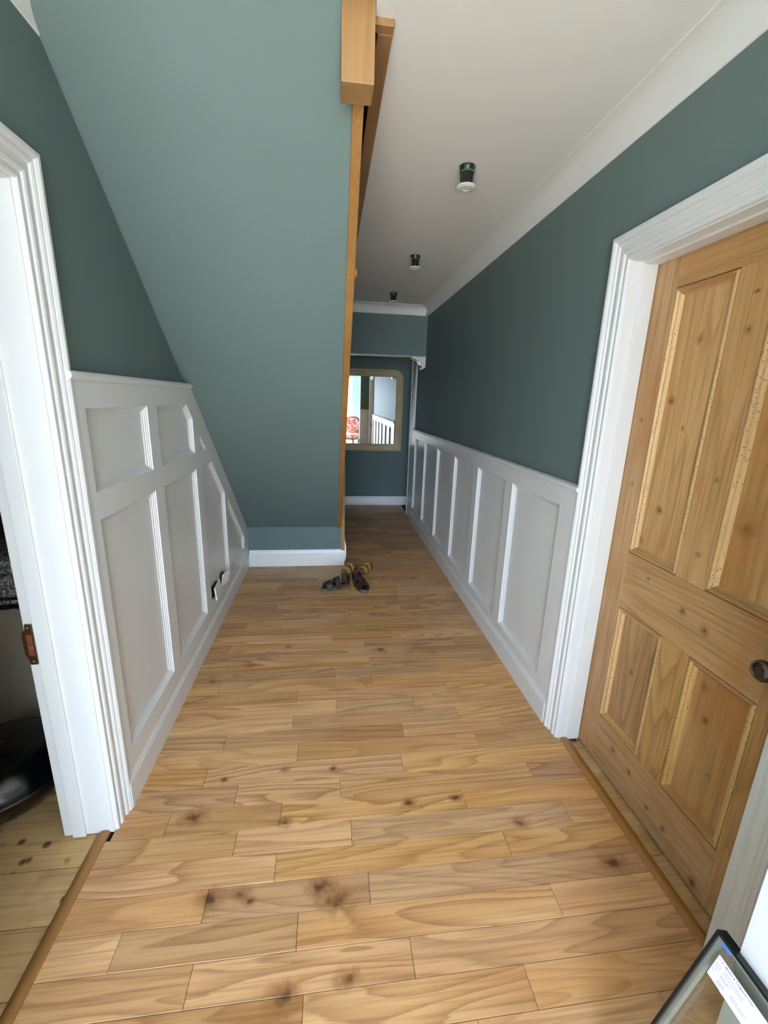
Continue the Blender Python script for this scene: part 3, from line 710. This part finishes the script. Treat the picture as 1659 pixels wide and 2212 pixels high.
    sandal(.045, 3.27, 200, .255, .098, 'dark brown leather sandal lying with its toe turned to the tall panelling', g1, (m_sole, m_bed, m_brown), 0)
    sandal(.245, 3.28, -72, .255, .098, 'dark brown leather sandal with its open toe turned to the oak threshold strips', g1, (m_sole, m_bed, m_brown), 0)
    sandal(.175, 3.62, 228, .225, .085, 'ochre strappy sandal beside the end of the white skirting', g2, (m_tsole, m_grey, m_tan), 1)
    sandal(.325, 3.63, 232, .225, .085, 'ochre strappy sandal standing further out on the floor', g2, (m_tsole, m_grey, m_tan), 1)
sandals()

# ------------------------------------------------------------------ double glazed unit leaning on the pier
def glass_unit():
    B = Vector((.632, .55, 0.001)); Tt = Vector((.799, .55, .468)); up = (Tt-B).normalized(); H = (Tt-B).length; L = .36
    yv = Vector((0, -1, 0)); nrm = yv.cross(up).normalized()
    if nrm.x > 0: nrm = -nrm                                # faces the hall
    r = thing('double_glazed_unit', 'double glazed unit with black edge and white sticker leaning on the wall', 'glass pane', tuple(B))
    M = Matrix((yv, up, nrm)).transposed().to_4x4(); r.matrix_world = Matrix.Translation(B) @ M
    tg = NT('clear_glass'); tr = tg.new('ShaderNodeBsdfTransparent'); gl = tg.new('ShaderNodeBsdfGlossy'); mx = tg.new('ShaderNodeMixShader'); fr = tg.new('ShaderNodeFresnel')
    tg.put(fr, 'IOR', 1.5); tg.put(tr, 'Color', (.97, .985, .975, 1)); tg.put(gl, 'Roughness', .02); tg.put(gl, 'Color', (1, 1, 1, 1))
    tg.put(mx, 0, tg.math('MULTIPLY', fr.outputs[0], 0.4)); tg.l.new(tr.outputs[0], mx.inputs[1]); tg.l.new(gl.outputs[0], mx.inputs[2]); tg.l.new(mx.outputs[0], tg.out.inputs[0]); tg.n.remove(tg.b)
    e = .006
    def ring(n, a, b, z0, z1, mat):
        m = MB(); vs = []
        for z in (z0, z1):
            for q in (a, b): vs += [(q, q, z), (L-q, q, z), (L-q, H-q, z), (q, H-q, z)]
        fs = []
        for i in range(4):
            j = (i+1) % 4
            fs += [(i, j, 4+j, 4+i), (8+i, 12+i, 12+j, 8+j), (i, 8+i, 8+j, j), (4+i, 4+j, 12+j, 12+i)]
        return m.add(vs, fs).build(n, mat, r)
    ring('edge_tape', 0, e, -.0125, .0125, M_black); ring('spacer_bar', e+.0003, e+.007, -.0072, .0072, plain('silver_spacer', (196, 200, 196), .35, .5))
    MB().box((e*.6, e*.6, .0075), (L-e*.6, H-e*.6, .0115)).build('pane', tg.m, r); MB().box((e*.6, e*.6, -.0115), (L-e*.6, H-e*.6, -.0075)).build('pane', tg.m, r)
    t = MB().box((.018, H-e-.008, .0117), (.037, H-e+.002, .0121)).build('blue_tab', plain('blue_tape', (66, 112, 176), .4), r)
    # sticker
    m_st = plain('white_sticker', (238, 238, 244), .5, 0, .5, .02); m_ink = plain('grey_violet_ink', (120, 118, 158), .6); m_pale = plain('pale_ink', (176, 178, 206), .6)
    sx, sy, sw, sh = .024, H-.082, .150, .050
    s = MB().box((0, 0, 0), (sw, sh, .0003)).build('sticker', m_st, r); s.location = (sx, sy, .01165)
    def text(body, x, y, size, mat, bold=0):
        cu = bpy.data.curves.new('lettering', 'FONT'); cu.body = body; cu.size = size; cu.offset = bold
        o = bpy.data.objects.new('tmp', cu); COL.objects.link(o); dg = bpy.context.evaluated_depsgraph_get()
        me = bpy.data.meshes.new_from_object(o.evaluated_get(dg)); bpy.data.objects.remove(o)
        k = bpy.data.objects.new('lettering', me); COL.objects.link(k); me.materials.append(mat); k.parent = s; k.location = (x, y, .0005); return k
    text('Simpler & Toughened Glass', .017, sh-.0065, .0052, m_ink, .00012)
    text('© ★ CE', .002, sh-.0075, .0055, m_ink)
    rr = random.Random(3)
    for (x0, x1, y) in ((.048, .082, .052), (.088, .150, .052), (.048, .070, .044), (.074, .150, .044), (.046, .095, .034), (.046, .086, .029), (.044, .080, .016), (.044, .085, .011), (.044, .070, .006), (.005, .036, .050), (.005, .038, .042), (.004, .028, .033), (.004, .020, .024), (.110, .190, .022), (.112, .180, .016)):
        x0, x1, y = x0*.40, x1*.40, y*.66; x = x0; m = MB()
        while x < x1:
            w = rr.uniform(.002, .005); m.box((x, y, .0003), (min(x+w, x1), y+.0022, .00045)); x += w+.0007
        m.build('print_line', m_pale, s)
glass_unit()

# ------------------------------------------------------------------ room to the left
def left_room():
    m = MB(); x0, x1 = -3.0, XL-0.16
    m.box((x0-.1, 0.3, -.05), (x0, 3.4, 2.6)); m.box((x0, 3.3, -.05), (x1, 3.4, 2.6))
    struct(m.build('wall_left_room', paint('grey_wall_paint', (120, 116, 106), .7)), 'grey walls of the dim room to the left')  # one even grey paint on the left room walls
    struct(MB().box((x0, 0.3, 2.5), (x1, 3.4, 2.6)).build('ceiling.001', M_ceil), 'ceiling of the dim room to the left')
    mt = paint('taupe_laminate', (158, 150, 136), .5)
    c = thing('cupboard', 'dark taupe low cupboard under a grey blanket in the left room', 'cupboard', (-1.45, 1.80, -.012)); at = c.location
    def put(mb, n, mat, par=c, **k):
        o = mb.build(n, mat, par, at=at, **k); o.location = (0, 0, 0); return o
    put(MB().box((-1.98, 1.80, .03), (-.98, 2.22, .635)), 'carcass', mt, bevel=.002)
    put(MB().box((-1.975, 1.785, .045), (-1.485, 1.80, .625)), 'door', mt, bevel=.002); put(MB().box((-1.475, 1.785, .045), (-.985, 1.80, .625)), 'door', mt, bevel=.002)
    for x in (-1.95, -1.01):
        for y in (1.83, 2.19): put(MB().box((x-.018, y-.018, -.012), (x+.018, y+.018, .03)), 'foot', M_black)
    # fleece blanket folded over the front
    t = NT('grey_boucle'); p = t.obj(); vo = t.new('ShaderNodeTexVoronoi'); t.put(vo, 'Vector', p); t.put(vo, 'Scale', 90.0)
    t.base(t.mix(t.smooth(vo.outputs['Distance'], 0.1, 0.7), lin((190, 190, 184)), lin((84, 84, 86))), .9); t.bump(vo.outputs['Distance'], .8, .006)
    b = thing('blanket', 'grey curly blanket with black hem folded over the cupboard', 'blanket', (-1.4, 1.9, .64))
    def cloth(nm, x0_, x1_, za, th, mat, hem):
        path = [(2.14, .640), (1.95, .642), (1.83, .644), (1.787, .640), (1.772, .62), (1.768, za+.03), (1.766, za)] if not hem else [(1.767, za+.02), (1.765, za)]
        vs = []; fs = []; N = 16
        for k in (0, 1):
            for (y, z) in path:
                for i in range(N+1):
                    x = x0_+(x1_-x0_)*i/N; w = .006*math.sin(9*x)+.004*math.sin(23*x)
                    sl = (x-x0_)*.10 if z < .63 else 0
                    o_ = th*(.3 if k == 0 else 1.0)
                    vs.append((x, y-(o_ if z < .64 else 0)+w*(1 if z < .63 else .2), z+sl+(o_ if z >= .64 else o_*.4)))
        q = (N+1)*len(path)
        for j in range(len(path)-1):
            for i in range(N):
                a = j*(N+1)+i; fs += [(a, a+1, a+N+2, a+N+1), (q+a, q+a+N+1, q+a+N+2, q+a+1)]
        for j in range(len(path)-1):
            for i in (0, N):
                a = j*(N+1)+i; fs.append((a, a+N+1, q+a+N+1, q+a))
        for i in range(N):
            for j in (0, len(path)-1): a = j*(N+1)+i; fs.append((a, a+1, q+a+1, q+a))
        o = mesh_obj(nm, [Vector(v)-b.location for v in vs], fs, mat, b); smooth_angle(o, 50)
    cloth('fleece', -1.75, -1.05, .60, .02, t.m, False); cloth('hem', -1.75, -1.05, .585, .024, M_black, True)
    # grey folded fleece pile above: second fold
    f = thing('folded_fleece', 'thick curly grey fleece folded on top of the blanket', 'fleece', (-1.4, 1.95, .67))
    o = MB().box((-.33, -.17, 0), (.33, .15, .10)).build('fold', t.m, f, bevel=.03, seg=3); smooth_angle(o, 60)
    o = MB().box((-.32, -.165, .102), (.32, .14, .17)).build('fold', t.m, f, bevel=.028, seg=3); smooth_angle(o, 60)
    # black round pouffe
    d = thing('pouffe', 'shiny black domed pouffe on the old boards of the left room', 'pouffe', (-1.245, 1.515, -.011))
    o = MB().lathe([(.05, 0), (.150, 0.0), (.192, .022), (.218, .060), (.226, .100), (.218, .142), (.190, .176), (.140, .198), (.070, .208), (.001, .210)], 48).build('cover', M_gloss_black, d); smooth_angle(o, 60)
    o = MB().lathe([(.224, .094), (.2295, .098), (.2295, .106), (.224, .110)], 48).build('piping', M_black, d); smooth_angle(o, 60)
    o = MB().lathe([(.001, .208), (.016, .209), (.014, .215), (.001, .217)], 20).build('button', M_black, d); smooth_angle(o, 60)
    # black folding stand behind it
    s = thing('folding_stand', 'thin black folding stand with splayed legs behind the pouffe', 'stand', (-1.52, 1.66, -.011))
    MB().tube([(-.02, .0, .16), (-.05, .02, .56)], .009, 8).build('post', M_black, s)
    for a in (20, 140, 260): MB().tube([(-.02, 0, .17), (-.02+.14*math.cos(R(a)), .09*math.sin(R(a)), .004)], .008, 8).build('leg', M_black, s)
    MB().lathe([(.001, .15), (.018, .15), (.018, .19), (.001, .19)], 16, Matrix.Translation((-.02, 0, 0))).build('hub', M_black, s)
    MB().lathe([(.001, .0), (.007, 0), (.007, .012), (.001, .012)], 12, Matrix.Translation((.03, -.03, .10))).build('wing_nut', M_steel, s)
    w = MB().tube([(0, 0, 0), (-.075, .012, .235)], .006, 8).build('wooden_batten', M_oak_z); w.location = (-1.375, 1.74, -.006); tag(w, 'thin pale wooden batten leaning on the taupe cupboard', 'batten')
left_room()

def right_light_block():
    m = MB(); m.box((2.4, .35, -.09), (2.5, 2.1, 2.7)); m.box((XR+.16, 2.0, -.09), (2.4, 2.1, 2.7)); m.box((XR+.16, .35, -.09), (2.4, .45, 2.7)); m.box((XR+.16, .45, 2.6), (2.4, 2.0, 2.7))
    struct(m.build('wall_light_block', M_blue), 'unseen walls added behind the pine door to keep outside light out')  # unseen box of walls, added so outside light doesn't leak under the door
right_light_block()

# ------------------------------------------------------------------ garden room behind the camera (daylight, seen in the mirror)
def garden_room():
    x0, x1, yb, zc = -2.7, 2.7, WY, 2.55
    m = MB(); T = .12
    m.box((x0, yb-T, 0), (WX0, yb, zc)); m.box((WX1, yb-T, 0), (x1, yb, zc)); m.box((WX0, yb-T, WZ1), (WX1, yb, zc)); m.box((WX0, yb-T, 0), (WX1, yb, WZ0))
    struct(m.build('wall_back', M_blue), 'pale blue wall with the garden window')
    m = MB(); m.box((x0-T, yb-T, 0), (x0, .35, zc)); m.box((x1, yb-T, 0), (x1+T, .35, zc)); m.box((-3.1, .20, -.05), (XL-.16, .30, 2.6)) ; m.box((XR, .20, 0), (x1, .35, zc))
    struct(m.build('wall_garden_room', M_blue), 'pale blue side walls of the garden room')
    struct(MB().box((x0, yb-T, zc-.06), (x1, .2, zc+.1)).build('ceiling.002', M_ceil), 'white ceiling of the garden room')
    fl = struct(MB().box((x0, yb-T, -.06), (x1, .34, -.002)).build('floor.003', wood('pale_boards', 0, (228, 216, 198), (218, 202, 182), (188, 168, 144), .5, ring=6, vary=.1, contrast=.3)), 'pale board floor of the garden room')
    struct(MB().box((-14, -16, -.35), (14, yb-T-.002, -.06)).build('floor.004', M_stone), 'pale stone terrace added outside the garden window to bounce daylight upward')  # unseen ground, added pale so it bounces daylight up through the window
    w = sroot('window_1', 'tall white framed garden window', ((WX0+WX1)/2, yb-.06, WZ0)); at = w.location
    def put(mb, n, mat):
        o = mb.build(n, mat, w, at=at); o.location = (0, 0, 0); return o
    g = .05; y0, y1 = yb-.09, yb-.03
    n = 3; ws = (WX1-WX0)/n
    put(MB().box((WX0, y0, WZ0), (WX1, y1, WZ0+g)), 'frame', M_white); put(MB().box((WX0, y0, WZ1-g), (WX1, y1, WZ1)), 'frame', M_white)
    for i in range(n+1):
        x = WX0+ws*i; a = x if i == 0 else (x-g if i == n else x-g/2); put(MB().box((a, y0, WZ0+g), (a+g, y1, WZ1-g)), 'frame', M_white)
    # floral chair
    t = NT('red_floral_fabric'); p = t.obj(); n1 = t.smooth(t.noise(p, 14.0, 2.0), .47, .53); n2 = t.smooth(t.noise(p, 30.0, 1.0), .55, .6)
    t.base(t.mix(n2, t.mix(n1, lin((236, 222, 214)), lin((206, 70, 82))), lin((226, 150, 96))), .8); mf = t.m
    mw = plain('mahogany', (96, 42, 30), .3)
    c = thing('upholstered_chair', 'dark wood chair with red floral upholstery seen in the mirror', 'chair', (.58, -1.05, -.002)); c.rotation_euler = (0, 0, R(25))
    o = MB().box((-.25, -.24, .36), (.25, .24, .47)).build('seat', mf, c, bevel=.035, seg=3); smooth_angle(o, 60)
    poly = [(-.21, .50), (.21, .50), (.25, .72), (.23, .90), (.13, .97), (-.13, .97), (-.23, .90), (-.25, .72)]
    o = MB().prism(poly, 1, -.27, -.20).build('backrest', mf, c, bevel=.02, seg=2); smooth_angle(o, 60)
    fr = [(-.22, .44), (-.235, .56), (-.265, .72), (-.245, .91), (-.14, .985), (.14, .985), (.245, .91), (.265, .72), (.235, .56), (.22, .44)]
    o = MB().tube([(x, -.25, z) for x, z in fr], .018, 8).build('back_frame', mw, c); smooth_angle(o, 60)
    for x, y in ((-.22, .20), (.22, .20), (-.21, -.22), (.21, -.22)):
        k = 1 if y > 0 else -1
        o = MB().tube([(x*1.06, y+.03*k, .0), (x, y-.01*k, .14), (x, y+.005*k, .28), (x, y, .38)], .014, 8, .026).build('leg', mw, c); smooth_angle(o, 60)
    o = MB().box((-.25, -.24, .33), (.25, .24, .375)).build('seat_rail', mw, c, bevel=.006)
garden_room()
